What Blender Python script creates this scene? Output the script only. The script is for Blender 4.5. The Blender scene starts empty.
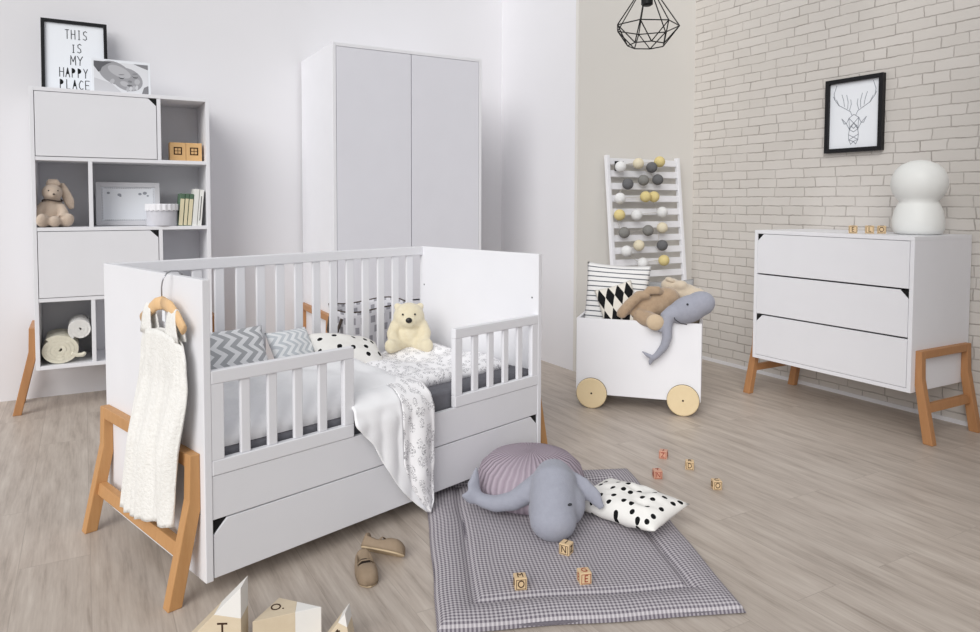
import bpy, bmesh, math, random
from mathutils import Vector, Matrix, Euler, noise
PI = math.pi
R = math.radians
rnd = random.Random(7)
sc = bpy.context.scene
COL = sc.collection

# ------------------------------------------------------------------ materials
def lin(c):
    return tuple(((v/255)/12.92 if v/255 <= .04045 else ((v/255+.055)/1.055)**2.4) for v in c) + (1,)

class NT:
    def __init__(s, name, rough=.6, spec=.3):
        s.m = bpy.data.materials.new(name); s.m.use_nodes = True
        s.t = s.m.node_tree; s.b = s.t.nodes['Principled BSDF']
        s.b.inputs['Roughness'].default_value = rough
        s.b.inputs['Specular IOR Level'].default_value = spec
    def n(s, typ, **kw):
        nd = s.t.nodes.new(typ)
        for k, v in kw.items():
            if k.startswith('_'): setattr(nd, k[1:], v)
            else:
                key = int(k[1:]) if k[0] == 'i' and k[1:].isdigit() else k.replace('__', ' ')
                if hasattr(v, 'is_output'): s.t.links.new(v, nd.inputs[key])
                else: nd.inputs[key].default_value = v
        return nd
    def math(s, op, a, b=0.0, c=0.0):
        return s.n('ShaderNodeMath', _operation=op, i0=a, i1=b, i2=c).outputs[0]
    def mix(s, f, a, b):
        nd = s.t.nodes.new('ShaderNodeMix'); nd.data_type = 'RGBA'
        for i, v in ((0, f), (6, a), (7, b)):
            if hasattr(v, 'is_output'): s.t.links.new(v, nd.inputs[i])
            else: nd.inputs[i].default_value = v
        return nd.outputs[2]
    def base(s, v):
        if hasattr(v, 'is_output'): s.t.links.new(v, s.b.inputs['Base Color'])
        else: s.b.inputs['Base Color'].default_value = v
    def bump(s, h, strength=.3, dist=.01):
        nd = s.n('ShaderNodeBump', Strength=strength, Distance=dist, Height=h)
        s.t.links.new(nd.outputs[0], s.b.inputs['Normal'])
    def coord(s, kind='Object', scale=(1, 1, 1), rot=(0, 0, 0)):
        tc = s.n('ShaderNodeTexCoord')
        return s.n('ShaderNodeMapping', Vector=tc.outputs[kind], Scale=scale, Rotation=rot).outputs[0]
    def xyz(s, vec):
        o = s.n('ShaderNodeSeparateXYZ', i0=vec).outputs
        return o[0], o[1], o[2]
    def noise(s, vec, scale, detail=3, rough=.5):
        return s.n('ShaderNodeTexNoise', Vector=vec, Scale=scale, Detail=detail, Roughness=rough).outputs[0]

def plain(name, c, rough=.6, spec=.3, metal=0):
    k = NT(name, rough, spec); k.base(lin(c)); k.b.inputs['Metallic'].default_value = metal
    return k.m

def painted(name, c, rough=.45):
    k = NT(name, rough, .35)
    v = k.coord()
    f = k.noise(v, 6, 2)
    d = tuple(max(0, x-5) for x in c)
    k.base(k.mix(f, lin(c), lin(d)))
    k.bump(k.noise(v, 220, 2), .03, .002)
    return k.m

def fabric(name, c, c2=None, scale=400, bump=.25, fuzz=0, rough=.95, spots=30):
    k = NT(name, rough, .1)
    v = k.coord()
    c2 = c2 or tuple(int(x*.9) for x in c)
    k.base(k.mix(k.noise(v, spots, 4, .65), lin(c2), lin(c)))
    k.bump(k.noise(v, scale, 3, .7), bump, .004)
    if fuzz:
        k.b.inputs['Sheen Weight'].default_value = fuzz
    return k.m

def oak(name, light, dark, stretch=(14, 14, 1.6)):
    k = NT(name, .5, .3)
    v = k.coord(scale=stretch)
    f = k.noise(v, 3.2, 5, .6)
    g = k.noise(v, 16, 3, .6)
    k.base(k.mix(k.math('MULTIPLY_ADD', g, .35, k.math('MULTIPLY', f, .65)), lin(dark), lin(light)))
    k.bump(g, .08, .003)
    return k.m

def uvfabric(name, fn, scale=420, bump=.2):
    k = NT(name, .95, .1)
    uv = k.coord('UV')
    k.base(fn(k, uv))
    k.bump(k.noise(k.coord(), scale, 2, .6), bump, .003)
    return k.m

def gt(k, a, b): return k.math('GREATER_THAN', a, b)
def lt(k, a, b): return k.math('LESS_THAN', a, b)
def fract(k, a): return k.math('FRACT', a)

def chevron(freq, amp, stripes, c1, c2):
    def f(k, uv):
        x, y, _ = k.xyz(uv)
        t = k.math('ABSOLUTE', k.math('SUBTRACT', fract(k, k.math('MULTIPLY', y, freq)), .5))
        s = fract(k, k.math('MULTIPLY', k.math('MULTIPLY_ADD', t, amp, x), stripes))
        return k.mix(lt(k, s, .5), lin(c1), lin(c2))
    return f
def polka(scale, r, c1=(240, 238, 234), c2=(26, 26, 28)):
    def f(k, uv):
        d = k.n('ShaderNodeTexVoronoi', Vector=uv, Scale=scale, Randomness=.72, _voronoi_dimensions='2D').outputs['Distance']
        return k.mix(lt(k, d, r), lin(c1), lin(c2))
    return f
def argyle(nx, ny):
    def f(k, uv):
        x, y, _ = k.xyz(uv)
        a = k.math('MULTIPLY', k.math('ABSOLUTE', k.math('SUBTRACT', fract(k, k.math('MULTIPLY', x, nx)), .5)), 2)
        b = k.math('MULTIPLY', k.math('ABSOLUTE', k.math('SUBTRACT', fract(k, k.math('MULTIPLY', y, ny)), .5)), 2)
        return k.mix(lt(k, k.math('ADD', a, b), .98), lin((222, 217, 208)), lin((28, 28, 30)))
    return f
def stripes(n, w, c1, c2):
    def f(k, uv):
        x, y, _ = k.xyz(uv)
        return k.mix(lt(k, fract(k, k.math('MULTIPLY', y, n)), w), lin(c2), lin(c1))
    return f
def sketch(scale):
    # small scattered grey pencil drawings on white cotton
    def f(k, uv):
        vo = k.n('ShaderNodeTexVoronoi', Vector=uv, Scale=scale, Randomness=.95, _voronoi_dimensions='2D')
        inside = lt(k, vo.outputs['Distance'], .40)
        w = k.noise(uv, scale*4.5, 2, .5)
        line = lt(k, k.math('ABSOLUTE', k.math('SUBTRACT', w, .5)), .035)
        fine = gt(k, k.noise(uv, scale*7, 1), .66)
        m = k.math('MULTIPLY', inside, k.math('MAXIMUM', line, fine))
        return k.mix(k.math('MULTIPLY', m, .62), lin((249, 248, 250)), lin((84, 84, 92)))
    return f
def gingham(n):
    def f(k, uv):
        x, y, _ = k.xyz(uv)
        a = lt(k, fract(k, k.math('MULTIPLY', x, n)), .5)
        b = lt(k, fract(k, k.math('MULTIPLY', y, n)), .5)
        return k.mix(k.math('MULTIPLY', k.math('ADD', a, b), .5), lin((200, 195, 199)), lin((112, 106, 115)))
    return f
def zigblock(n):
    def f(k, uv):
        x, y, _ = k.xyz(uv)
        yy = k.math('MULTIPLY', y, n)
        row = k.math('FLOOR', yy)
        xx = k.math('MULTIPLY_ADD', row, .37, k.math('MULTIPLY', x, n))
        a = lt(k, fract(k, xx), .45)
        b = gt(k, fract(k, yy), .3)
        return k.mix(k.math('MULTIPLY', a, b), lin((228, 227, 232)), lin((168, 167, 174)))
    return f

M = {}
M['white'] = painted('white_lacquer', (236, 236, 240))
M['panel'] = painted('white_board', (234, 234, 238))
M['oak'] = oak('oiled_oak', (208, 162, 112), (178, 128, 80))
M['oak_dark'] = oak('oiled_oak_far', (196, 146, 102), (162, 114, 74))
M['black'] = plain('black_grip', (14, 14, 16), .6)
M['frame_black'] = plain('black_frame', (20, 20, 23), .4)
M['paper'] = plain('white_paper', (236, 239, 244), .8)
M['ink'] = plain('dark_ink', (60, 62, 66), .9)
M['ink_black'] = plain('black_ink', (18, 18, 20), .9)
M['grey_line'] = plain('pencil_grey', (158, 162, 170), .9)
M['steel'] = plain('steel_wire', (176, 176, 180), .3, .5, 1)
M['screw'] = plain('screw_grey', (120, 120, 124), .4, .5, .6)
M['cage'] = plain('black_wire', (24, 23, 22), .5)
M['hanger'] = oak('pale_beech', (238, 202, 156), (222, 180, 130))
M['birch'] = oak('pale_birch', (232, 214, 178), (216, 194, 154), (3, 3, 3))
M['tyre'] = plain('dark_wheel_rim', (60, 44, 34), .7)
M['block'] = oak('block_beech', (228, 202, 164), (210, 180, 138), (10, 10, 10))
M['block_pink'] = oak('block_rosewood', (216, 172, 150), (200, 148, 126), (10, 10, 10))
M['letter'] = plain('burnt_letter', (62, 40, 28), .9)
M['letter_red'] = plain('red_letter', (150, 62, 50), .9)
M['house'] = oak('house_block_pine', (228, 190, 138), (210, 166, 112), (8, 8, 8))
M['mattress'] = fabric('grey_mattress_cover', (122, 122, 128), (104, 104, 110))
M['duvet'] = fabric('white_cotton', (250, 250, 252), (245, 245, 248), 300, .15, spots=8)
M['sketch'] = uvfabric('sketch_print', sketch(15))
M['chevron'] = uvfabric('grey_chevron', chevron(5.5, .22, 7, (182, 184, 188), (240, 241, 244)))
M['chevron_blue'] = uvfabric('pale_chevron', chevron(4, .3, 6, (204, 209, 214), (240, 242, 244)))
M['polka'] = uvfabric('black_polka', polka(4.6, .17))
M['polka_small'] = uvfabric('black_polka_fine', polka(5.2, .2))
M['argyle'] = uvfabric('black_argyle', argyle(4, 2))
M['stripe'] = uvfabric('thin_stripes', stripes(15, .22, (92, 96, 104), (228, 227, 226)))
M['greycushion'] = fabric('grey_melange', (176, 176, 176), (146, 146, 148), 200, .4, spots=90)
M['gingham'] = uvfabric('grey_gingham', gingham(86), 300, .3)
M['gingham_edge'] = fabric('grey_edge', (126, 121, 128), (98, 94, 102), spots=120)
M['bag'] = uvfabric('zig_bag', zigblock(9))
M['mauve'] = None
M['whale'] = fabric('grey_felt', (166, 168, 180), (152, 154, 166), 260, .4, .2, spots=60)
M['bear'] = fabric('cream_plush', (240, 232, 208), (220, 206, 172), 150, .9, .4, spots=40)
M['bunny'] = fabric('beige_plush', (214, 198, 182), (190, 170, 152), 160, .9, .4, spots=40)
M['tan'] = fabric('tan_plush', (190, 166, 140), (158, 134, 110), 150, .9, .4, spots=40)
M['tan_light'] = fabric('pale_sole', (214, 194, 166), (196, 174, 146), 150, .8, .3, spots=40)
M['cream2'] = fabric('ivory_plush', (222, 208, 188), (196, 180, 158), 150, .9, .4, spots=40)
M['collar'] = plain('dark_collar', (82, 72, 66), .8)
M['nose'] = plain('black_nose', (26, 20, 18), .35, .5)
M['lace'] = fabric('ivory_lace', (250, 249, 247), (228, 226, 220), 110, 1.0, spots=75)
M['towel_cream'] = fabric('cream_terry', (240, 236, 220), (226, 220, 198), 300, 1.0, .2, spots=60)
M['towel_white'] = fabric('white_terry', (244, 243, 240), (230, 228, 224), 300, 1.0, .2, spots=60)
M['shoe'] = fabric('taupe_leather', (158, 140, 120), (138, 120, 100), 200, .12, rough=.55)
M['sole'] = plain('pale_sole_edge', (196, 176, 146), .7)
M['lining'] = plain('dark_lining', (46, 36, 30), .9)
M['greenbook'] = plain('green_cloth', (88, 112, 92), .8)
M['creambook'] = plain('cream_cloth', (222, 212, 180), .8)
M['whitebook'] = plain('white_cover', (232, 232, 228), .7)
M['pages'] = plain('page_block', (230, 224, 210), .9)
M['boxpaper'] = fabric('pale_box_paper', (214, 214, 220), (196, 196, 204), 200, .1)
M['silver'] = plain('pale_silver', (214, 214, 218), .4, .5)
M['lampwhite'] = plain('white_plastic', (236, 237, 234), .5, .4)
M['socket'] = plain('black_socket', (18, 18, 18), .5)
M['cord'] = plain('pale_cord', (196, 192, 184), .8)
for k_, c_ in dict(w=(236, 236, 236), c=(232, 222, 196), y=(228, 210, 150), d=(112, 112, 114), g=(138, 137, 134)).items():
    M['ball_'+k_] = fabric('cotton_ball_'+k_, c_, tuple(int(x*.9) for x in c_), 90, .6, spots=60)

def mk_mauve():
    k = NT('mauve_pleats', .95, .1)
    v = k.coord()
    x, y, z = k.xyz(v)
    ang = k.math('ARCTAN2', y, x)
    w = k.math('SINE', k.math('MULTIPLY_ADD', k.noise(v, 9, 2), 6.0, k.math('MULTIPLY', ang, 44)))
    k.base(k.mix(k.math('MULTIPLY_ADD', w, .25, .5), lin((150, 136, 148)), lin((186, 174, 184))))
    k.bump(w, .5, .006)
    return k.m
M['mauve'] = mk_mauve()

def mk_floor():
    k = NT('oak_laminate', .42, .35)
    v = k.coord(rot=(0, 0, R(90)))
    br = k.n('ShaderNodeTexBrick', Vector=v, Color1=(.35, .35, .35, 1), Color2=(.65, .65, .65, 1), Mortar=(.5, .5, .5, 1), Scale=1,
             Mortar__Size=.0012, Mortar__Smooth=.1, Brick__Width=1.28, Row__Height=.192, _offset=.37)
    tone = br.outputs[0]
    tonev = k.n('ShaderNodeRGBToBW', Color=tone).outputs[0]
    off = k.n('ShaderNodeCombineXYZ', X=k.math('MULTIPLY', tonev, 31), Y=k.math('MULTIPLY', tonev, 17), Z=0.0).outputs[0]
    v2 = k.n('ShaderNodeVectorMath', _operation='ADD', i0=v, i1=off).outputs[0]
    v3 = k.n('ShaderNodeMapping', Vector=v2, Scale=(1.1, 9, 1)).outputs[0]
    g = k.noise(v3, 2.4, 6, .62)
    v4 = k.n('ShaderNodeMapping', Vector=v2, Scale=(3, 60, 1)).outputs[0]
    h = k.noise(v4, 2.0, 4, .6)
    f = k.math('MULTIPLY_ADD', h, .35, k.math('MULTIPLY', g, .75))
    ramp = k.n('ShaderNodeValToRGB', Fac=f)
    e = ramp.color_ramp.elements
    e[0].position = .3; e[0].color = lin((144, 132, 121)); e[1].position = .78; e[1].color = lin((208, 198, 187))
    m = e.new(.52) if hasattr(e, 'new') else None
    m.color = lin((184, 172, 161))
    c = k.mix(k.math('MULTIPLY', br.outputs['Fac'], .35), ramp.outputs[0], lin((128, 116, 106)))
    t2 = k.n('ShaderNodeHueSaturation', Color=c, Value=k.math('MULTIPLY_ADD', tonev, .22, .89)).outputs[0]
    k.base(t2)
    k.bump(f, .05, .003)
    return k.m
M['floor'] = mk_floor()

def mk_brick():
    k = NT('painted_brick', .8, .15)
    tc = k.n('ShaderNodeTexCoord').outputs['Object']
    x, y, z = k.xyz(tc)
    fine = k.math('SUBTRACT', k.noise(tc, 38, 2), .5)
    wob = k.math('MULTIPLY_ADD', fine, .007, k.math('MULTIPLY_ADD', k.noise(tc, 7, 2), .010, z))
    wy = k.math('MULTIPLY_ADD', fine, .008, k.math('MULTIPLY_ADD', k.noise(tc, 3.3, 2), .06, y))
    v = k.n('ShaderNodeCombineXYZ', X=wy, Y=wob, Z=0.0).outputs[0]
    kw = dict(Scale=1, Mortar__Size=.0052, Mortar__Smooth=.9, Row__Height=.0585, _offset=.43, _offset_frequency=2, _squash=.66, _squash_frequency=3)
    br = k.n('ShaderNodeTexBrick', Vector=v, Color1=(.2, .2, .2, 1), Color2=(.8, .8, .8, 1), Mortar=(.5, .5, .5, 1), Brick__Width=.215, **kw)
    tone = k.n('ShaderNodeRGBToBW', Color=br.outputs[0]).outputs[0]
    c = k.mix(tone, lin((208, 203, 197)), lin((219, 214, 209)))
    c = k.mix(k.math('MULTIPLY', k.noise(tc, 5, 4), .4), c, lin((196, 190, 183)))
    wear = k.math('MULTIPLY_ADD', k.noise(tc, 11, 3), 1.9, -.32)
    n = k.n('ShaderNodeClamp', Value=wear)
    mort = k.math('MULTIPLY', br.outputs['Fac'], n.outputs[0])
    k.base(k.mix(mort, c, lin((160, 153, 147))))
    hgt = k.math('MULTIPLY_ADD', k.noise(tc, 60, 3), .3, k.math('SUBTRACT', 1, br.outputs['Fac']))
    k.bump(hgt, .45, .006)
    return k.m
M['brick'] = mk_brick()
def wallpaint(name, c):
    k = NT(name, .85, .15)
    v = k.coord()
    k.base(k.mix(k.noise(v, 1.2, 3), lin(c), lin(tuple(x-6 for x in c))))
    k.bump(k.noise(v, 120, 3), .04, .003)
    return k.m
M['wall'] = wallpaint('white_wall_paint', (232, 231, 234))
M['wall_grey'] = wallpaint('grey_wall_paint', (222, 219, 214))
M['ceiling'] = wallpaint('ceiling_paint', (240, 240, 240))

# ------------------------------------------------------------------ mesh helpers
def link(o, parent=None):
    COL.objects.link(o)
    if parent is not None: o.parent = parent
    return o

class MB:
    """collects shapes in one bmesh"""
    def __init__(s): s.bm = bmesh.new(); s.uv = None
    def _add(s, verts, faces):
        vs = [s.bm.verts.new(v) for v in verts]
        out = []
        for f in faces:
            try: out.append(s.bm.faces.new([vs[i] for i in f]))
            except ValueError: pass
        return vs, out
    def box(s, a, b, mat=None):
        x0, y0, z0 = a; x1, y1, z1 = b
        v = [(x0, y0, z0), (x1, y0, z0), (x1, y1, z0), (x0, y1, z0), (x0, y0, z1), (x1, y0, z1), (x1, y1, z1), (x0, y1, z1)]
        if mat is not None: v = [mat @ Vector(p) for p in v]
        s._add(v, [(0, 3, 2, 1), (4, 5, 6, 7), (0, 1, 5, 4), (1, 2, 6, 5), (2, 3, 7, 6), (3, 0, 4, 7)])
        return s
    def cbox(s, c, size, mat=None):
        a = [c[i]-size[i]/2 for i in range(3)]; b = [c[i]+size[i]/2 for i in range(3)]
        return s.box(a, b, mat)
    def prism(s, poly, axis, a, b, mat=None):
        """poly in the two other axes (in x,y,z order), extruded a..b along axis"""
        def P(p, t):
            q = [0, 0, 0]; o = [i for i in range(3) if i != axis]
            q[o[0]], q[o[1]], q[axis] = p[0], p[1], t
            return mat @ Vector(q) if mat is not None else Vector(q)
        n = len(poly)
        vs = [P(p, a) for p in poly]+[P(p, b) for p in poly]
        s._add(vs, [tuple(range(n))[::-1], tuple(range(n, 2*n))]+[(i, (i+1) % n, n+(i+1) % n, n+i) for i in range(n)])
        return s
    def tube(s, pts, rad, seg=10, closed=False, flat=None):
        pts = [Vector(p) for p in pts]; n = len(pts)
        if not hasattr(rad, '__len__'): rad = [rad]*n
        rings = []; up = None
        for i, p in enumerate(pts):
            if closed: t = pts[(i+1) % n]-pts[i-1]
            else: t = pts[min(i+1, n-1)]-pts[max(i-1, 0)]
            t.normalize()
            if up is None:
                up = Vector((0, 0, 1)) if abs(t.z) < .9 else Vector((1, 0, 0))
            a = (up - t*up.dot(t)).normalized(); b = t.cross(a); up = a
            fa, fb = flat or (1, 1)
            rings.append([s.bm.verts.new(p+(a*math.cos(2*PI*j/seg)*fa+b*math.sin(2*PI*j/seg)*fb)*rad[i]) for j in range(seg)])
        for i in range(n if closed else n-1):
            r0, r1 = rings[i], rings[(i+1) % n]
            for j in range(seg): s.bm.faces.new((r0[j], r0[(j+1) % seg], r1[(j+1) % seg], r1[j]))
        if not closed:
            s.bm.faces.new(rings[0][::-1]); s.bm.faces.new(rings[-1])
        return s
    def ell(s, c, r, rot=(0, 0, 0), seg=20, rings=14):
        if not hasattr(r, '__len__'): r = (r, r, r)
        m = Matrix.Translation(c) @ Euler(rot).to_matrix().to_4x4() @ Matrix.Diagonal((*r, 1))
        bmesh.ops.create_uvsphere(s.bm, u_segments=seg, v_segments=rings, radius=1, matrix=m)
        return s
    def lathe(s, prof, c=(0, 0, 0), seg=32, axis='z'):
        rings = []
        for r, h in prof:
            ring = []
            for j in range(seg):
                a = 2*PI*j/seg; x, y = r*math.cos(a), r*math.sin(a)
                q = (x, y, h) if axis == 'z' else ((x, h, y) if axis == 'y' else (h, x, y))
                ring.append(s.bm.verts.new(Vector(c)+Vector(q)))
            rings.append(ring)
        for i in range(len(rings)-1):
            for j in range(seg): s.bm.faces.new((rings[i][j], rings[i][(j+1) % seg], rings[i+1][(j+1) % seg], rings[i+1][j]))
        s.bm.faces.new(rings[0][::-1]); s.bm.faces.new(rings[-1])
        return s
    def grid(s, fn, nu, nv, uvs=(1, 1), closed_u=False):
        """fn(a,b) -> point, a,b in 0..1; writes a uv layer"""
        uvl = s.bm.loops.layers.uv.verify()
        vs = [[s.bm.verts.new(fn(i/nu, j/nv)) for j in range(nv+1)] for i in range(nu+(0 if closed_u else 1))]
        for i in range(nu):
            for j in range(nv):
                ii = (i+1) % nu if closed_u else i+1
                f = s.bm.faces.new((vs[i][j], vs[ii][j], vs[ii][j+1], vs[i][j+1]))
                for l, (a, b) in zip(f.loops, ((i, j), (i+1, j), (i+1, j+1), (i, j+1))):
                    l[uvl].uv = (a/nu*uvs[0], b/nv*uvs[1])
        return s
    def obj(s, name, mat, parent=None, bevel=0, smooth=False, loc=None, rot=None, solid=0, sub=0, weld=False):
        if weld: bmesh.ops.remove_doubles(s.bm, verts=s.bm.verts, dist=1e-5)
        bmesh.ops.recalc_face_normals(s.bm, faces=s.bm.faces)
        me = bpy.data.meshes.new(name); s.bm.to_mesh(me); s.bm.free()
        if smooth:
            for p in me.polygons: p.use_smooth = True
        me.materials.append(M[mat] if isinstance(mat, str) else mat)
        o = link(bpy.data.objects.new(name, me), parent)
        if loc: o.location = loc
        if rot: o.rotation_euler = rot
        if solid:
            md = o.modifiers.new('solid', 'SOLIDIFY'); md.thickness = solid; md.offset = 0
        if bevel:
            md = o.modifiers.new('bevel', 'BEVEL'); md.width = bevel; md.segments = 2; md.limit_method = 'ANGLE'; md.angle_limit = R(40)
        if sub:
            md = o.modifiers.new('sub', 'SUBSURF'); md.levels = sub; md.render_levels = sub
        return o

def soft(name, mb, mat, parent=None, voxel=.006, smooth=6, loc=None, rot=None):
    """merge overlapping blobs into one continuous skin"""
    o = mb.obj(name, mat, parent, loc=loc, rot=rot)
    md = o.modifiers.new('r', 'REMESH'); md.mode = 'VOXEL'; md.voxel_size = voxel; md.use_smooth_shade = True
    md = o.modifiers.new('s', 'SMOOTH'); md.factor = .6; md.iterations = smooth
    dg = bpy.context.evaluated_depsgraph_get()
    me = bpy.data.meshes.new_from_object(o.evaluated_get(dg))
    o.modifiers.clear(); old = o.data; o.data = me; bpy.data.meshes.remove(old)
    for p in me.polygons: p.use_smooth = True
    return o

def thing(name, label, cat, loc=(0, 0, 0), rz=0, group=None, rot=None):
    o = link(bpy.data.objects.new(name, None)); o.empty_display_size = .05
    o.location = loc; o.rotation_euler = rot or (0, 0, rz)
    return tag(o, label, cat, group)
def tag(o, label, cat, group=None):
    o['label'] = label; o['category'] = cat
    if group: o['group'] = group
    return o
def struct(o):
    o['kind'] = 'structure'; return o

def text_bm(txt, size, depth=.0004, narrow=.7):
    cu = bpy.data.curves.new('t', 'FONT'); cu.body = txt; cu.size = size; cu.align_x = 'CENTER'; cu.align_y = 'CENTER'; cu.extrude = depth
    o = bpy.data.objects.new('t', cu); COL.objects.link(o)
    dg = bpy.context.evaluated_depsgraph_get()
    me = bpy.data.meshes.new_from_object(o.evaluated_get(dg))
    bpy.data.objects.remove(o); bpy.data.curves.remove(cu)
    for v in me.vertices: v.co.x *= narrow
    return me
def add_text(name, txt, size, mat, parent, loc, rot, depth=.0004, narrow=.7):
    me = text_bm(txt, size, depth, narrow); me.name = name
    me.materials.clear(); me.materials.append(M[mat])
    o = link(bpy.data.objects.new(name, me), parent); o.location = loc; o.rotation_euler = rot
    return o

def cushion(name, w, h, t, mat, parent=None, loc=(0, 0, 0), rot=(0, 0, 0), uvs=(1, 1), seed=1, pinch=.06, wr=.006, n=26, power=2.2):
    """plump sewn cushion lying in its own xy plane"""
    mb = MB()
    def fn(sign):
        def f(a, b):
            x, y = a*2-1, b*2-1
            e = max(0, (1-abs(x)**power)*(1-abs(y)**power))
            px = 1-pinch*(1-y*y)*abs(x)**3; py = 1-pinch*(1-x*x)*abs(y)**3
            z = sign*t/2*e**.55
            nz = noise.noise(Vector((x*2.2+seed*7, y*2.2+seed*3, sign*2)))
            n2 = noise.noise(Vector((x*5+seed*3, y*5, sign*5)))
            return Vector((x*w/2*px, y*h/2*py, z+(wr*nz+wr*.5*n2)*min(1, e*2)))
        return f
    mb.grid(fn(1), n, n, uvs); mb.grid(fn(-1), n, n, uvs)
    return mb.obj(name, mat, parent, smooth=True, loc=loc, rot=rot, weld=True)

# ------------------------------------------------------------------ room
BX, BY, SX, GY, CZ, LX, FY = 3.866, 4.79, 2.823, 3.81, 2.9, -2.6, -1.6
struct(MB().box((LX-.1, FY, -.05), (BX+.1, BY+.1, 0)).obj('floor', 'floor'))
struct(MB().box((LX, BY, 0), (SX+.06, BY+.1, CZ)).obj('wall_back', 'wall'))
struct(MB().box((SX, GY+.03, 0), (SX+.06, BY, CZ)).obj('wall_chimney_side', 'wall'))
struct(MB().box((SX, GY, 0), (BX, GY+.03, CZ)).obj('wall_chimney_front', 'wall_grey'))
struct(MB().box((BX, FY, 0), (BX+.1, GY, CZ)).obj('wall_right', 'brick'))
struct(MB().box((-.4, 2.13, CZ), (BX, 2.27, CZ+.06)).obj('ceiling', 'ceiling'))
struct(MB().box((2.2, .5, 0), (BX, .6, CZ)).obj('wall_added_for_shade', 'wall'))  # added wall, out of view, to shade the dresser side and right-hand floor
struct(MB().box((BX-.008, FY, 0), (BX, GY, .022)).obj('baseboard_right', 'wall'))
# ------------------------------------------------------------------ furniture pieces
TRI = .04
def leg_frame(parent, mat, sgn, u0, va, vb, zt, splay=.096, foot=.040, top=.029, th=.036, zk=.29, cross=(.125, .163)):
    """sgn -1: on the side x=u0 facing -x. Legs flat to the side above, splayed below."""
    g = link(bpy.data.objects.new('leg_frame', None), parent); g.empty_display_size = .03
    poly = [(0, zt), (top, zt), (top+.004, zk), (splay, 0), (splay-foot, 0), (0, zk-.03)]
    poly = [(u0+sgn*x, z) for x, z in poly]
    if sgn < 0: poly = poly[::-1]
    for v in (va, vb-th):
        MB().prism([(x, z) for x, z in poly], 1, v, v+th).obj('leg', mat, g, bevel=.003)
    def c(z): return u0+sgn*(.012+(zk-z)/zk*(splay-.03-.012)) if z < zk else u0+sgn*top/2
    z0, z1 = cross
    a, b = c(z0), c(z1)
    MB().prism([(a-.012, z0), (a+.012, z0), (b+.012, z1), (b-.012, z1)], 1, va+th, vb-th).obj('crossbar', mat, g, bevel=.002)
    MB().box((min(u0, u0+sgn*top), va+th, zt-.038), (max(u0, u0+sgn*top), vb-th, zt)).obj('top_bar', mat, g, bevel=.002)
    return g

def front_panel(name, parent, x0, x1, z0, z1, y, th, corners, mat='panel', gap=.003):
    """board with chamfered grip corners ('tl','tr'), black grip set behind each cut"""
    x0 += gap; x1 -= gap; z0 += gap; z1 -= gap
    p = [(x0, z0), (x1, z0)]
    p += [(x1, z1-TRI), (x1-TRI, z1)] if 'tr' in corners else [(x1, z1)]
    p += [(x0+TRI, z1), (x0, z1-TRI)] if 'tl' in corners else [(x0, z1)]
    d = MB().prism(p, 1, y, y+th).obj(name, mat, parent, bevel=.0012)
    for c in corners:
        q = [(x1, z1), (x1, z1-TRI), (x1-TRI, z1)] if c == 'tr' else [(x0, z1), (x0+TRI, z1), (x0, z1-TRI)]
        MB().prism(q, 1, y+.006, y+th).obj('grip', 'black', d)
    return d

# ---- cot bed
CL, CW, CH = 1.46, .761, .906
CROT = .2929
cot = thing('cot_bed', 'white slatted cot bed with open toddler guards, bottom drawer and oak legs', 'bed', (.279, 2.084, 0), CROT)
for x0 in (0, CL-.022):
    e = MB().box((x0, 0, .055), (x0+.022, CW, CH)).obj('end_panel', 'white', cot, bevel=.002)
    for v, z in ((.035, .72), (CW-.035, .72)):
        xx = x0+.022 if x0 == 0 else x0
        s = MB().lathe([(.004, xx-.001), (.004, xx+.001)], (0, v, z), 10, 'x').obj('screw', 'screw', e)
MB().box((.022, CW-.024, .864), (CL-.022, CW, CH)).obj('top_rail', 'white', cot, bevel=.004)
MB().box((.022, CW-.024, .30), (CL-.022, CW, .352)).obj('bottom_rail', 'white', cot, bevel=.003)
k = 0
x = .022+.02
while x < CL-.06:
    MB().box((x, CW-.019, .352), (x+.038, CW-.006, .864)).obj('slat', 'white', cot, bevel=.003)
    x += .0866
for x0, x1, xs in ((.0222, .501, (.111, .197, .284, .372)), (.957, CL-.0222, (1.055, 1.141, 1.228, 1.314))):
    g = link(bpy.data.objects.new('guard_rail', None), cot); g.empty_display_size = .03
    MB().box((x0, 0, .612), (x1, .024, .650)).obj('rail', 'white', g, bevel=.003)
    MB().box((x0, 0, .353), (x1, .024, .396)).obj('rail', 'white', g, bevel=.003)
    MB().box((x0, .001, .396), (x0+.037, .023, .612)).obj('stile', 'white', g, bevel=.002)
    MB().box((x1-.037, .001, .396), (x1, .023, .612)).obj('stile', 'white', g, bevel=.002)
    for q in xs:
        MB().box((q, .005, .396), (q+.030, .019, .612)).obj('slat', 'white', g, bevel=.003)
MB().box((.0222, .002, .228), (CL-.0222, .020, .352)).obj('front_board', 'panel', cot, bevel=.0015)
front_panel('drawer', cot, .0222, CL-.0222, .058, .227, .002, .018, ('tl', 'tr'))
MB().box((.022, .028, .07), (CL-.022, CW-.03, .2)).obj('drawer_box', 'panel', cot)
MB().box((.022, .022, .262), (CL-.022, CW-.026, .298)).obj('bed_base', 'panel', cot)
leg_frame(cot, 'oak', -1, 0, .027, .735, .418)
leg_frame(cot, 'oak', 1, CL, .027, .735, .418)

CM = Matrix.Translation((.279, 2.084, 0)) @ Matrix.Rotation(CROT, 4, 'Z')
def cw(u, v, z): return CM @ Vector((u, v, z))

mt = MB().box((.03, .03, .300), (CL-.03, CW-.032, .418)).obj('mattress', 'mattress', None, bevel=.012, loc=(.279, 2.084, 0), rot=(0, 0, CROT))
tag(mt, 'grey covered mattress lying in the white cot bed', 'mattress')

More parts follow.
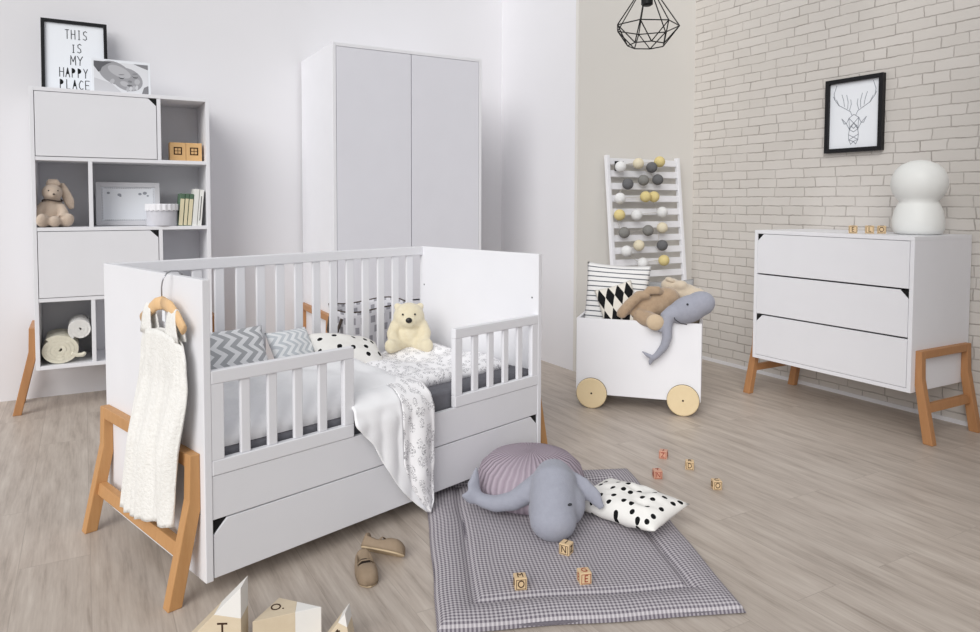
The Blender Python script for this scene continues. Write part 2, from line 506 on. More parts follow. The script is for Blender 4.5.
# ---- duvet: white body, printed lining folded out, one corner hanging to the floor
duv = thing('duvet', 'white duvet with printed lining, one corner hanging over the cot side', 'duvet', (.279, 2.084, 0), CROT)
def pad(name, mat, umin, umax, v0, v1, z0, height, uvs, seed, n=44, p=6):
    mb = MB()
    def f(top):
        def g(a, b):
            v = v0+(v1-v0)*b; u = umin(v)+(umax(v)-umin(v))*a
            x, y = 2*a-1, 2*b-1
            e = max(0, 1-abs(x)**p)*max(0, 1-abs(y)**p)
            if not top: return Vector((u, v, z0))
            w = noise.noise(Vector((u*5+seed, v*6, seed)))*.022+noise.noise(Vector((u*13+seed, v*11, 2.)))*.012
            return Vector((u, v, z0+e**.5*max(.008, height(u, v)+w)))
        return g
    mb.grid(f(True), n, n, uvs); mb.grid(f(False), n, n, uvs)
    return mb.obj(name, mat, duv, smooth=True, weld=True)
pad('cover', 'duvet', lambda v: .035, lambda v: .80+.22*v, .032, .60, .418,
    lambda u, v: .068+.040*math.exp(-((u-.60)/.26)**2)*(1-abs(v-.3)), (2, 1.5), 3)
pad('printed_lining', 'sketch', lambda v: .77+.2*v, lambda v: 1.40-.03*v, .115, .66, .419,
    lambda u, v: .042+.012*math.sin(u*14+v*5), (1.3, 1.1), 9)
def interp(tab, t):
    for (t0, a), (t1, b) in zip(tab, tab[1:]):
        if t <= t1 or (t1, b) == tab[-1]:
            f = (t-t0)/(t1-t0); f = max(0, min(1, f)); return a+(b-a)*f
# rows from the bed top over the board down to the floor: (t, v, z, left u, split u, right u)
ROW = [(0, .20, .482, .50, .70, .80), (.12, .09, .484, .497, .69, .81), (.2, .03, .470, .495, .685, .815), (.27, -.012, .440, .49, .682, .82),
       (.36, -.026, .395, .485, .678, .824), (.48, -.028, .320, .553, .676, .822), (.62, -.031, .225, .606, .676, .816), (.78, -.036, .130, .67, .712, .81),
       (.92, -.042, .064, .733, .752, .806), (1, -.046, .030, .772, .778, .790)]
def row(i, t): return interp([(r[0], r[i]) for r in ROW], t)
def flap(name, mat, i0, i1, uvs, seed):
    def f(a, b):
        l, r = row(i0, b), row(i1, b)
        u = l+(r-l)*a
        hang = min(1, max(0, (b-.25)/.3))
        fold = math.sin((u-.62)*46+b*2.5)*.010*hang*(1-.5*b)+noise.noise(Vector((u*14, b*9, seed)))*.006
        if name == 'printed_border': fold += .012*math.sin(a*PI)*hang
        return Vector((u, row(1, b)-abs(fold)-.002, row(2, b)+(.0 if hang else fold)))
    return MB().grid(f, 22, 60, uvs).obj(name, mat, duv, smooth=True, solid=.006)
flap('hanging_corner', 'duvet', 3, 4, (1, 1), 1)
flap('printed_border', 'sketch', 4, 5, (.36, .95), 4)

# ---- pillows in the cot
def place_c(o, u, v, z, rot):
    o.matrix_world = CM @ Matrix.Translation((u, v, z)) @ Euler(rot).to_matrix().to_4x4()
    return o
p = cushion('pillow', .41, .215, .10, 'chevron', uvs=(1.15, .62), seed=2)
place_c(p, .345, .645, .540, (R(58), 0, R(-3)))
tag(p, 'larger grey and white chevron pillow by the cot end panel', 'pillow', 'pillows in the cot')
p = cushion('pillow', .20, .17, .09, 'chevron_blue', uvs=(1, .8), seed=5)
place_c(p, .675, .665, .525, (R(55), 0, R(6)))
tag(p, 'small pale chevron pillow between the grey chevron and polka dot pillows', 'pillow', 'pillows in the cot')
p = cushion('pillow', .31, .21, .12, 'polka', uvs=(1.1, .75), seed=8)
place_c(p, .875, .565, .492, (R(26), R(12), R(-14)))
tag(p, 'white pillow with black dots lying in the middle of the cot', 'pillow', 'pillows in the cot')

# ---- cream bear
def bear():
    t = thing('plush_bear', 'cream plush bear with a black nose sitting in the cot', 'plush toy')
    t.matrix_world = CM @ Matrix.Translation((1.222, .585, .456)) @ Matrix.Rotation(R(-40), 4, 'Z') @ Matrix.Scale(.9, 4)   # faces local -y
    b = MB()
    b.ell((0, .01, .072), (.084, .078, .080)).ell((0, -.005, .158), (.080, .074, .076)).ell((0, -.062, .150), (.042, .036, .034))
    b.ell((0, 0, .12), (.066, .062, .06))
    for s in (-1, 1):
        b.ell((s*.058, .012, .212), (.019, .013, .019))
        b.tube([(s*.062, -.01, .13), (s*.082, -.045, .085), (s*.075, -.075, .04)], [.030, .030, .026], 12)
        b.tube([(s*.045, -.03, .034), (s*.075, -.075, .03), (s*.09, -.105, .032)], [.04, .036, .033], 12)
        b.ell((s*.09, -.108, .034), (.030, .024, .036))
    soft('body', b, 'bear', t, .006, 5)
    MB().ell((0, -.098, .158), (.016, .010, .014)).obj('nose', 'nose', t, smooth=True)
    for s in (-1, 1): MB().ell((s*.030, -.072, .184), .005).obj('eye', 'nose', t, smooth=True)
bear()

# ---- dress and hanger on the outside of the near end panel
hg = thing('clothes_hanger', 'small wooden hanger hooked over the cot end panel', 'hanger', (.279, 2.084, 0), CROT)
hb = MB()
for s in (-1, 1):
    pts = [(-.030, .185+s*.0, .829), (-.030, .185+s*.05, .820), (-.031, .185+s*.10, .795), (-.034, .185+s*.145, .768)]
    hb.tube(pts, [.020, .020, .019, .018], 12, flat=(.95, .45))
hb.obj('bar', 'hanger', hg, smooth=True)
hk = [(-.030, .195, .84), (-.030, .195, .872), (-.030, .189, .888), (-.028, .185, .900), (-.018, .187, .912), (-.004, .19, .918), (.014, .19, .917), (.027, .19, .908), (.031, .19, .893)]
MB().tube(hk, .0022, 8).obj('hook', 'steel', hg, smooth=True)

dr = thing('dress', 'white sleeveless lace child dress hanging on the wooden hanger', 'dress', (.279, 2.084, 0), CROT)
DL = [(.18, .465), (.37, .420), (.53, .378), (.655, .350), (.70, .340), (.745, .322)]
DRr = [(.18, .082), (.32, .066), (.45, .050), (.55, .030), (.656, .022), (.70, .034), (.745, .052)]
def dress_f(a, b):
    z = .738-.556*b
    l, r = interp(DL, z), interp(DRr, z)
    ang = 2*PI*a
    c, s = math.cos(ang), math.sin(ang)
    vc, w = (l+r)/2, (l-r)/2
    fl = min(1, max(0, (b-.12)/.5))
    nz = noise.noise(Vector((c*3.2, s*1.5, b*.9)))+.6*noise.noise(Vector((c*8, s*3, b*1.3+4)))
    gather = .0025*math.sin(c*58)*math.exp(-((b-.17)/.07)**2)
    fold = .017*nz*(.12+fl)+gather
    hem = .012*noise.noise(Vector((c*3, s, 7)))*b-.028*c*b*b-.016*(1-b)**6*math.cos(2*ang)
    waist = 1-.05*math.exp(-((b-.15)/.05)**2)
    return Vector((-.034-.020*min(1, max(0, b-.25)*3)+(.014+.008*fl)*s*(1 if s < 0 else .5)+(fold if s < 0 else 0), vc+w*c*waist*(1+fold*.5), z+hem))
MB().grid(dress_f, 120, 40, (1, 1), closed_u=True).obj('skirt', 'lace', dr, smooth=True, solid=.003)
for va, vb, ta, tb_ in ((.232, .322, .262, .300), (.058, .150, .088, .132)):
    def st(a, b):
        ph = PI*b                    # up the front, over the bar, down the back
        up = math.sin(ph)**.7
        lo, hi = va+(ta-va)*up, vb+(tb_-vb)*up
        drop = .018*(math.cos((a if va < .1 else 1-a)*PI/2)) * (1-up)
        return Vector((-.031-.0120*math.cos(ph)*(1 if b < .5 else .9), lo+(hi-lo)*a, .712+.106*up+drop))
    MB().grid(st, 10, 24).obj('strap', 'lace', dr, smooth=True, solid=.003)
MB().box((-.031, .172, .775), (-.029, .192, .806)).obj('size_tag', 'paper', dr)

# ---- fabric storage bag behind the cot
bg = thing('storage_bag', 'patterned grey and white fabric storage bag standing behind the cot slats', 'storage bag', tuple(cw(1.325, 1.01, 0)), CROT)
def bagf(a, b):
    ang = 2*PI*a; r = .175+.03*b-.012*math.sin(b*PI)
    w = 1+.03*noise.noise(Vector((math.cos(ang)*2, math.sin(ang)*2, b*3)))
    return Vector((r*w*math.cos(ang)*1.05, r*w*math.sin(ang)*.85, .004+.60*b+.012*math.sin(ang*3)*b))
bb = MB().grid(bagf, 60, 30, (3, 1.4), closed_u=True)
bb.bm.faces.new([v for v in bb.bm.verts if v.co.z < .0041])
bb.obj('bag_body', 'bag', bg, smooth=True, solid=.006)
MB().tube([Vector((bagf(i/48, 1).x, bagf(i/48, 1).y, bagf(i/48, 1).z)) for i in range(48)], .004, 8, closed=True).obj('rim', 'collar', bg, smooth=True)
for sx in (-1, 1):
    MB().tube([(sx*.208, -.05, .56), (sx*.226, -.04, .50), (sx*.235, 0, .45), (sx*.226, .04, .50), (sx*.208, .05, .56)], .007, 8).obj('handle', 'collar', bg, smooth=True)

# ------------------------------------------------------------------ bookcase
bc = thing('bookcase', 'tall white bookcase with two doors, open cubbies and splayed oak legs', 'bookcase', (-.228, 4.40, 0))
SW, SD, SZ0, SZ1, T = .871, .36, .233, 1.712, .02
def board(name, a, b, par=bc, mat='white', bevel=.0015): return MB().box(a, b).obj(name, mat, par, bevel=bevel)
board('side_panel', (0, 0, SZ0), (T, SD, SZ1)); board('side_panel', (SW-T, 0, SZ0), (SW, SD, SZ1))
board('top_board', (T, 0, SZ1-T), (SW-T, SD, SZ1)); board('bottom_board', (T, 0, SZ0), (SW-T, SD, SZ0+T))
for z in (.590, .963, 1.333): board('shelf', (T, 0.002, z), (SW-T, SD-.008, z+T))
board('back_panel', (T, SD-.008, SZ0+T), (SW-T, SD, SZ1-T))
DX = .597
board('divider', (DX, .002, 1.353), (DX+T, SD-.008, SZ1-T)); board('divider', (DX, .002, .610), (DX+T, SD-.008, .963))
board('divider', (.259, .002, .983), (.259+T, SD-.008, 1.333)); board('divider', (.259, .002, SZ0+T), (.259+T, SD-.008, .590))
for z0, z1 in ((1.353, SZ1-T), (.610, .963)):
    front_panel('door', bc, T, DX, z0, z1, -.001, .018, ('tr',))
leg_frame(bc, 'oak_dark', -1, 0, .030, SD-.03, .455, splay=.11, foot=.04, zk=.33)
leg_frame(bc, 'oak_dark', 1, SW, .030, SD-.03, .455, splay=.105, foot=.04, zk=.33)

# on top: poster and baby photo
def picture(name, label, cat, w, h, d, border, fmat, pmat_, loc, rot, group=None):
    """framed picture; own frame: x right, y up, z out of the wall, origin at bottom centre"""
    t = thing(name, label, cat, loc, rot=rot, group=group)
    f = MB()
    f.box((-w/2, 0, 0), (-w/2+border, h, d)).box((w/2-border, 0, 0), (w/2, h, d)).box((-w/2+border, 0, 0), (w/2-border, border, d)).box((-w/2+border, h-border, 0), (w/2-border, h, d))
    f.obj('frame', fmat, t, bevel=.001)
    MB().box((-w/2+border, border, 0), (w/2-border, h-border, d*.45)).obj('print', pmat_, t)
    return t
t = picture('framed_poster', 'black framed poster with thin lettering leaning on the wall atop the bookcase', 'picture', .322, .425, .022, .0175, 'frame_black', 'paper', (-.020, 4.66, 1.7125), (R(80), 0, 0))
GLYPH = dict(T=[[(0, 1), (1, 1)], [(.5, 1), (.5, 0)]], H=[[(0, 0), (0, 1)], [(1, 0), (1, 1)], [(0, .55), (1, .55)]], I=[[(.3, 0), (.7, 0)], [(.3, 1), (.7, 1)], [(.5, 0), (.5, 1)]],
             S=[[(1, .9), (.6, 1), (.1, .85), (.15, .6), (.8, .42), (.95, .15), (.5, 0), (0, .1)]], M=[[(0, 0), (.05, 1), (.5, .35), (.95, 1), (1, 0)]], Y=[[(0, 1), (.5, .5), (1, 1)], [(.5, .5), (.45, 0)]],
             A=[[(0, 0), (.5, 1), (1, 0)], [(.2, .35), (.8, .35)]], P=[[(.1, 0), (.1, 1)]], L=[[(.1, 1), (.1, 0), (.9, 0)]], C=[[(1, .85), (.5, 1), (0, .6), (.05, .25), (.5, 0), (1, .12)]], E=[[(1, 1), (0, 1), (0, 0), (1, 0)], [(0, .5), (.8, .5)]])
def lines(name, polys, w, mat, par, z):
    mb = MB()
    for pl in polys:
        for a, b in zip(pl, pl[1:]):
            a, b = Vector(a), Vector(b); d = (b-a)
            if d.length < 1e-6: continue
            n = Vector((-d.y, d.x)).normalized()*w/2; e = d.normalized()*w*.35
            mb._add([(*(a+n-e), z), (*(b+n+e), z), (*(b-n+e), z), (*(a-n-e), z)], [(0, 1, 2, 3)])
    return mb.obj(name, mat, par)
for txt, y, step, w, mat in (('THIS', .322, .029, .018, 'ink'), ('IS', .244, .029, .018, 'ink'), ('MY', .172, .034, .024, 'ink'), ('HAPPY', .100, .029, .019, 'ink'), ('PLACE', .032, .031, .019, 'ink')):
    x0 = .008-step*(len(txt)-1)/2-w/2 if len(txt) < 5 else -.075
    ps = []
    for i, ch in enumerate(txt):
        hh = .052 if ch != 'I' or txt != 'IS' else .044
        for g in GLYPH[ch]: ps.append([(x0+step*i+p[0]*w, y+p[1]*hh) for p in g])
        if ch == 'P':
            cx, cy, r = x0+step*i+.1*w, y+.052*.72, .0155
            MB().prism([(cx+r*math.cos(a), cy+r*math.sin(a)) for a in [-PI/2+PI*q/10 for q in range(11)]], 2, .0101, .0106).obj('filled_letter', 'ink_black', t)
        if ch == 'A' and len(txt) == 5:
            cx = x0+step*i
            MB().prism([(cx+.2*w, y+.018), (cx+.8*w, y+.018), (cx+.5*w, y+.05)], 2, .0101, .0106).obj('filled_letter', 'ink_black', t)
    lines('lettering', ps, .0042, mat, t, .0104)

def baby():
    t = thing('photo_canvas', 'black and white photo canvas of a sleeping baby, in front of the poster', 'picture', (.203, 4.50, 1.7125), rot=(R(85), 0, R(2)))
    w, h = .292, .192
    MB().box((-w/2, 0, -.018), (w/2, h, 0)).obj('canvas', 'paper', t, bevel=.001)
    g = [plain('photo_grey', c, .7) for c in ((186, 186, 190), (132, 132, 136), (160, 160, 164), (70, 70, 74), (224, 225, 229), (100, 100, 104), (206, 206, 210))]
    def blob(name, mat, pts, z):
        MB().prism(pts, 2, 0, z).obj(name, mat, t)
    def ellp(cx, cy, rx, ry, rot=0, n=28):
        return [(cx+rx*math.cos(a)*math.cos(rot)-ry*math.sin(a)*math.sin(rot), cy+rx*math.cos(a)*math.sin(rot)+ry*math.sin(a)*math.cos(rot)) for a in [2*PI*i/n for i in range(n)]]
    x0, x1, y0, y1 = -.134, .134, .012, .178
    blob('photo_background', g[4], [(x0, y0), (x1, y0), (x1, y1), (x0, y1)], .0008)
    blob('photo_shade', g[3], [(x0, y1), (x0, .150), (-.112, .118), (-.075, .14), (-.06, y1)], .0010)
    blob('photo_shade', g[1], [(.06, y1), (x1, y1), (x1, .150), (.10, .162)], .0010)
    blob('photo_blanket', g[6], [(-.134, .012), (.0, .012), (-.05, .06), (-.134, .085)], .0011)
    blob('photo_head', g[2], ellp(-.030, .118, .088, .060, R(-28)), .0012)
    blob('photo_face', g[2], ellp(.028, .088, .080, .062, R(-22)), .0013)
    blob('photo_forehead', g[0], ellp(-.010, .128, .060, .028, R(-24)), .0015)
    blob('photo_cheek', g[0], ellp(.014, .062, .022, .014, R(-20)), .0015)
    blob('photo_cheek', g[0], ellp(.078, .078, .014, .016, R(-20)), .0015)
    blob('photo_hair', g[5], [(-.134, .178), (-.134, .150), (-.118, .128), (-.104, .120), (-.094, .146), (-.070, .165), (-.045, .178)], .0016)
    blob('photo_ear', g[0], ellp(-.046, .072, .010, .015, R(-30)), .0016)
    for cx, cy in ((.000, .094), (.068, .104)):
        blob('photo_eye', g[3], [(cx-.016, cy+.004), (cx-.006, cy-.006), (cx+.008, cy-.006), (cx+.016, cy+.004), (cx+.008, cy-.001), (cx-.006, cy-.001)], .0018)
        blob('photo_brow', g[1], ellp(cx, cy+.018, .015, .0025, R(6)), .0018)
    blob('photo_nose', g[1], ellp(.042, .077, .011, .006, R(-8)), .0018)
    blob('photo_mouth', g[5], ellp(.040, .054, .014, .0045, R(-6)), .0018)
    for i in range(4): blob('photo_fingers', g[6 if i % 2 else 0], ellp(.030+.015*i, .033+.004*i, .0075, .014, R(-10)), .0019+.0001*i)
    blob('photo_sleeve', g[1], [(.100, .012), (.134, .012), (.134, .060), (.112, .048)], .0016)
baby()

# toy house blocks (upper right cubby)
for i, xx in enumerate((.218, .304)):
    X = .481+i*.0865
    t = thing('house_block', ('left' if i == 0 else 'right')+' of two wooden house blocks in the top right cubby', 'toy block', (X, 4.47, 1.3533), 0, 'wooden house blocks')
    MB().box((-.0425, 0, 0), (.0425, .075, .106)).obj('body', 'house', t, bevel=.002)
    w = MB(); s = .022; c = .058
    for a, b in (((-s, c-s), (s, c-s+.006)), ((-s, c+s-.006), (s, c+s)), ((-s, c-s), (-s+.006, c+s)), ((s-.006, c-s), (s, c+s))): w.box((a[0], -.001, a[1]), (b[0], .001, b[1]))
    w.box((-.0015, -.001, c-s), (.0015, .001, c+s)).box((-s, -.001, c-.0015), (s, .001, c+.0015))
    w.obj('painted_window', 'letter', t)

# plush bunny in the cubby
def bunny():
    t = thing('plush_bunny', 'beige lop eared plush bunny sitting in the left bookcase cubby', 'plush toy', (-.140, 4.495, .9835), R(8))
    t.scale = (1.16, 1.16, 1.16)
    b = MB()
    b.ell((0, .01, .065), (.056, .052, .068)).ell((0, -.012, .158), (.042, .043, .040)).ell((0, 0, .115), (.036, .034, .03)).ell((0, -.040, .148), (.022, .022, .018))
    b.tube([(-.032, -.01, .105), (-.056, -.03, .07), (-.062, -.045, .04)], [.02, .021, .02], 10)
    b.tube([(.030, -.02, .1), (.042, -.045, .065), (.03, -.06, .045)], [.018, .019, .018], 10)
    b.tube([(-.03, -.01, .03), (-.045, -.055, .026), (-.05, -.075, .03)], [.032, .028, .026], 12)
    b.tube([(.03, -.01, .03), (.045, -.045, .026), (.056, -.065, .03)], [.032, .028, .026], 12)
    b.ell((.0, -.068, .026), (.026, .022, .026))
    b.ell((-.05, -.078, .036), (.022, .014, .027)).ell((.058, -.068, .036), (.022, .014, .027))
    soft('body', b, 'bunny', t, .005, 4)
    e = MB().tube([(.018, 0, .192), (.038, .0, .192), (.052, -.005, .16), (.068, -.008, .115), (.078, -.008, .082)], [.012, .018, .021, .023, .012], 12, flat=(1, .5))
    soft('ear', e, 'bunny', t, .005, 3)
    e = MB().tube([(-.018, 0, .19), (-.012, -.012, .206), (.016, -.02, .206), (.03, -.024, .192)], [.012, .017, .017, .010], 12, flat=(1, .6))
    soft('ear', e, 'bunny', t, .005, 3)
    MB().tube([(.040*math.cos(a), .036*math.sin(a)-.008, .121+.004*math.sin(a*2)) for a in [2*PI*i/20 for i in range(20)]], .0032, 8, closed=True).obj('necklace', 'collar', t, smooth=True)
    MB().ell((0, -.063, .150), (.005, .003, .004)).obj('nose', 'collar', t, smooth=True)
    for s in (-1, 1): MB().ell((s*.018, -.048, .166), .0032).obj('eye', 'nose', t, smooth=True)
bunny()

# white ornate frame, round box, books
t = picture('keepsake_frame', 'white ornate keepsake frame with a faint print, standing in the middle cubby', 'picture', .325, .245, .018, .026, 'silver', 'paper', (.228, 4.56, .9835), (R(83), 0, R(0)))
inn = MB()
for a in range(60):
    an = 2*PI*a/60
for s in range(26):
    inn.ell((-.115+.0092*s, .032, .009), .0035, seg=8, rings=5).ell((-.115+.0092*s, .213, .009), .0035, seg=8, rings=5)
for s in range(19):
    inn.ell((-.130, .040+.0092*s, .009), .0035, seg=8, rings=5).ell((.130, .040+.0092*s, .009), .0035, seg=8, rings=5)
o = inn.obj('beading', 'silver', t, smooth=True)
mk = MB()
for cx, cy, r in ((-.10, .185, .008), (-.045, .175, .010), (-.04, .168, .006), (.06, .18, .009), (.085, .185, .011), (.10, .17, .006)):
    mk.prism([(cx+r*math.cos(a), cy+r*.8*math.sin(a)) for a in [2*PI*i/12 for i in range(12)]], 2, .008, .0085)
mk.obj('printed_marks', 'grey_line', t)

t = thing('round_box', 'pale round box with a scalloped lid in front of the keepsake frame', 'box', (.395, 4.475, .9835))
MB().lathe([(.080, 0), (.083, .004), (.083, .10), (.080, .104)], seg=40).obj('box_body', 'boxpaper', t, smooth=False)
def lidp(a, b):
    ang = 2*PI*a
    if b < .34: r, z = .0885*b/.34, .122+.002
    else: r, z = .0885+.002*math.sin(ang*20), .124-.034*(b-.34)/.66-(.005*abs(math.sin(ang*10)) if b > .9 else 0)
    return Vector((max(r, .0005)*math.cos(ang), max(r, .0005)*math.sin(ang), z))
MB().grid(lidp, 120, 12, (1, 1), closed_u=True).obj('lid', 'white', t, smooth=False, solid=.002)

def book(label, x, th, h, mats, lean, dep=.15):
    t = thing('book', label, 'book', (x, 4.425, .9836), 0, 'books standing in the bookcase', rot=(0, R(lean), 0))
    c = MB().box((0, 0, 0), (th, .004, h)).box((0, .004, 0), (.0025, dep, h)).box((th-.0025, .004, 0), (th, dep, h))
    c.obj('cover', mats[0], t, bevel=.0008)
    MB().box((.0026, .0045, .003), (th-.0026, dep-.003, h-.003)).obj('pages', 'pages', t)
    if mats[1]:
        MB().box((.001, -.0008, .004), (th-.001, .0002, h*.84)).obj('spine_label', mats[1], t)
    return t
sl = 5
book('green topped cream book, leftmost in the row of books', .472, .023, .185, ('greenbook', 'creambook'), sl)
book('cream book with green top, second from the left in the row of books', .498, .019, .185, ('greenbook', 'creambook'), sl)
book('green topped book third from the left, touching the white book', .5195, .022, .183, ('greenbook', 'creambook'), sl)
book('tall white book with a plain spine beside the green topped books', .545, .025, .212, ('whitebook', None), sl)
b5 = book('white book with a dark line on its spine, against the bookcase side', .573, .022, .208, ('whitebook', None), sl)
MB().box((.009, -.0006, .03), (.013, .0002, .17)).obj('spine_line', 'ink', b5)

# rolled towels
def towel(name, label, mat, r, turns, dep, loc, sx=1, sz=1, tail=None, start=0):
    t = thing(name, label, 'towel', loc, 0, 'rolled towels in the bookcase')
    n = int(turns*26); th = r/(turns+.35)
    pts = [(start+2*PI*turns*i/n, .3*th+th*turns*i/n) for i in range(n+1)]
    def W(a, rr): return Vector((math.cos(a)*rr*sx, math.sin(a)*rr*sz))
    mb = MB()
    outer = [W(a, rr+th*.485) for a, rr in pts]; inner = [W(a, rr-th*.475) for a, rr in pts]
    ny = 10
    def ring(j): 
        y = dep*j/ny
        return [Vector((p.x, y+.004*noise.noise(Vector((p.x*40, p.y*40, 0)))*(1 if j in (0, ny) else 0), p.y)) for p in outer]+[Vector((p.x, y, p.y)) for p in inner[::-1]]
    rows = [[mb.bm.verts.new(v) for v in ring(j)] for j in range(ny+1)]
    m = len(rows[0])
    for j in range(ny):
        for i in range(m): mb.bm.faces.new((rows[j][i], rows[j][(i+1) % m], rows[j+1][(i+1) % m], rows[j+1][i]))
    h = m//2
    for j in (0, ny):
        for i in range(h-1): mb.bm.faces.new((rows[j][i], rows[j][i+1], rows[j][m-2-i], rows[j][m-1-i]))
    mb.obj('roll', mat, t, smooth=False, bevel=0)
    if tail:
        soft('loose_end', MB().tube(tail, [.012, .016, .016, .011], 10, flat=(.8, 1)), mat, t, .004, 3)
    return t
towel('rolled_towel', 'large cream rolled towel on the bottom of the lowest cubby', 'towel_cream',   .088, 4.2, .25, (-.122, 4.425, .3270), 1.0, .84,
      [(.055, .004, -.02), (.085, .006, -.035), (.11, .006, -.035), (.12, .006, -.022)], 1)
towel('rolled_towel', 'smaller white rolled towel resting on the cream towel', 'towel_white',   .053, 3.3, .22, (-.024, 4.425, .4300), 1, 1, None, 2.2)

# ------------------------------------------------------------------ wardrobe
wd = thing('wardrobe', 'tall white two door wardrobe with a bottom drawer against the back wall', 'wardrobe', (1.271, 4.083, 0))
WW, WD, WZ0w, WZ1w = .984, .68, .25, 2.046
board('side_panel', (0, 0, WZ0w), (T, WD, WZ1w), wd); board('side_panel', (WW-T, 0, WZ0w), (WW, WD, WZ1w), wd)
board('top_board', (T, 0, WZ1w-T), (WW-T, WD, WZ1w), wd); board('bottom_board', (T, 0, WZ0w), (WW-T, WD, WZ0w+T), wd)
board('back_panel', (T, WD-.01, WZ0w+T), (WW-T, WD, WZ1w-T), wd)
M['door_grey'] = painted('door_board', (226, 226, 233))
front_panel('door', wd, T, WW/2, .518, WZ1w-T, -.001, .02, (), 'door_grey', .0025)
front_panel('door', wd, WW/2, WW-T, .518, WZ1w-T, -.001, .02, (), 'door_grey', .0025)
front_panel('drawer', wd, T, WW-T, WZ0w+T, .513, -.001, .02, ('tl',), 'door_grey', .0025)
leg_frame(wd, 'oak_dark', -1, 0, .035, WD-.035, .455, splay=.10, zk=.33)
leg_frame(wd, 'oak_dark', 1, WW, .035, WD-.035, .455, splay=.10, zk=.33)

# ------------------------------------------------------------------ dresser
ds = thing('dresser', 'white three drawer dresser on oak legs against the brick wall', 'dresser', (3.357, 2.821, 0), -PI/2)
DL_, DD, DZ0, DZ1 = .913, .497, .233, .970
board('side_panel', (0, 0, DZ0), (T, DD, DZ1-T), ds); board('side_panel', (DL_-T, 0, DZ0), (DL_, DD, DZ1-T), ds)
board('top_board', (0, 0, DZ1-T), (DL_, DD, DZ1), ds); board('bottom_board', (T, 0, DZ0), (DL_-T, DD, DZ0+T), ds)
board('back_panel', (T, DD-.01, DZ0+T), (DL_-T, DD, DZ1-T), ds)
for z0, z1, c in ((.722, DZ1-T, ('tl',)), (.491, .718, ('tr',)), (DZ0+T, .487, ('tl',))):
    front_panel('drawer', ds, T, DL_-T, z0, z1, -.001, .018, c, 'panel', .0022)
leg_frame(ds, 'oak_dark', -1, 0, .033, .468, .432, splay=.092, foot=.046, zk=.30, cross=(.14, .18))
leg_frame(ds, 'oak_dark', 1, DL_, .033, .468, .432, splay=.092, foot=.046, zk=.30, cross=(.14, .18))

# ------------------------------------------------------------------ alphabet blocks
def letter_block(label, loc, rz, letters, mat='block', lmat='letter', s=.035):
    t = thing('alphabet_block', label, 'toy block', loc, rz, 'small wooden alphabet blocks')
    MB().cbox((0, 0, s/2), (s, s, s)).obj('cube', mat, t, bevel=.0025)
    fr = MB(); e = s/2; q = s*.40; w = .0016; y = -e-.0003
    for (a, b) in (((-q, -q), (q, -q+w)), ((-q, q-w), (q, q)), ((-q, -q), (-q+w, q)), ((q-w, -q), (q, q))):
        fr.box((a[0], y, a[1]+e), (b[0], y+.001, b[1]+e))
    fr.obj('border', lmat, t)
    for ch, l, r in ((letters[0], (0, 0, s+.0003), (0, 0, 0)), (letters[1], (0, -e-.0003, e), (R(90), 0, 0)), (letters[2], (e+.0003, 0, e), (R(90), 0, R(90))), (letters[1], (-e-.0003, 0, e), (R(90), 0, R(-90)))):
        add_text('letter', ch, s*.86, lmat, t, l, r, .0006, .85)
MT = .0245
letter_block('pinkish alphabet block on bare floor, farthest from the play mat', (2.200, 2.318, 0), R(-52), 'JZR', 'block_pink', 'letter_red')
letter_block('pale alphabet block on bare floor, behind the block marked O', (2.207, 2.168, 0), R(-44), 'RDA', 'block')
letter_block('pinkish alphabet block on bare floor, nearest to the polka dot pillow', (2.017, 2.158, 0), R(-30), 'TNK', 'block_pink', 'letter_red')
letter_block('tan alphabet block with an O, rightmost on bare floor', (2.144, 1.962, 0), R(-30), 'CO3', 'block')
letter_block('alphabet block with M on top, leftmost on the play mat', (1.062, 1.688, MT), R(-22), 'MOA', 'block')
letter_block('alphabet block with G on top and red letters, at the play mat seam', (1.239, 1.622, MT), R(-18), 'GEB', 'block', 'letter_red')
letter_block('alphabet block lying just in front of the whale snout on the mat', (1.294, 1.787, MT), R(-62), 'INZ', 'block')
letter_block('alphabet block on the dresser, leftmost of three in a row', (3.440, 2.272, .9703), R(-57), 'AEB', 'block', 'letter', .040)
letter_block('alphabet block on the dresser, middle of three in a row', (3.508, 2.226, .9703), R(-54), 'BLS', 'block', 'letter', .040)
letter_block('alphabet block on the dresser, rightmost of three beside the white lamp', (3.558, 2.192, .9703), R(-60), 'COE', 'block', 'letter', .040)

# ------------------------------------------------------------------ plain white night lamp
t = thing('night_lamp', 'plain white rounded night lamp of two stacked bulbs on the dresser', 'lamp', (3.63, 2.05, .9703))
prof = [(.085, 0), (.105, .006), (.116, .03), (.117, .07), (.108, .115), (.094, .150), (.086, .165), (.100, .182), (.118, .21), (.127, .245), (.124, .285), (.107, .322), (.078, .350), (.04, .366), (.012, .371)]
MB().lathe(prof, seg=48).obj('shade', 'lampwhite', t, smooth=True)
MB().lathe([(.083, -.0002), (.088, .0), (.088, .004), (.08, .005)], seg=40).obj('base', 'silver', t)

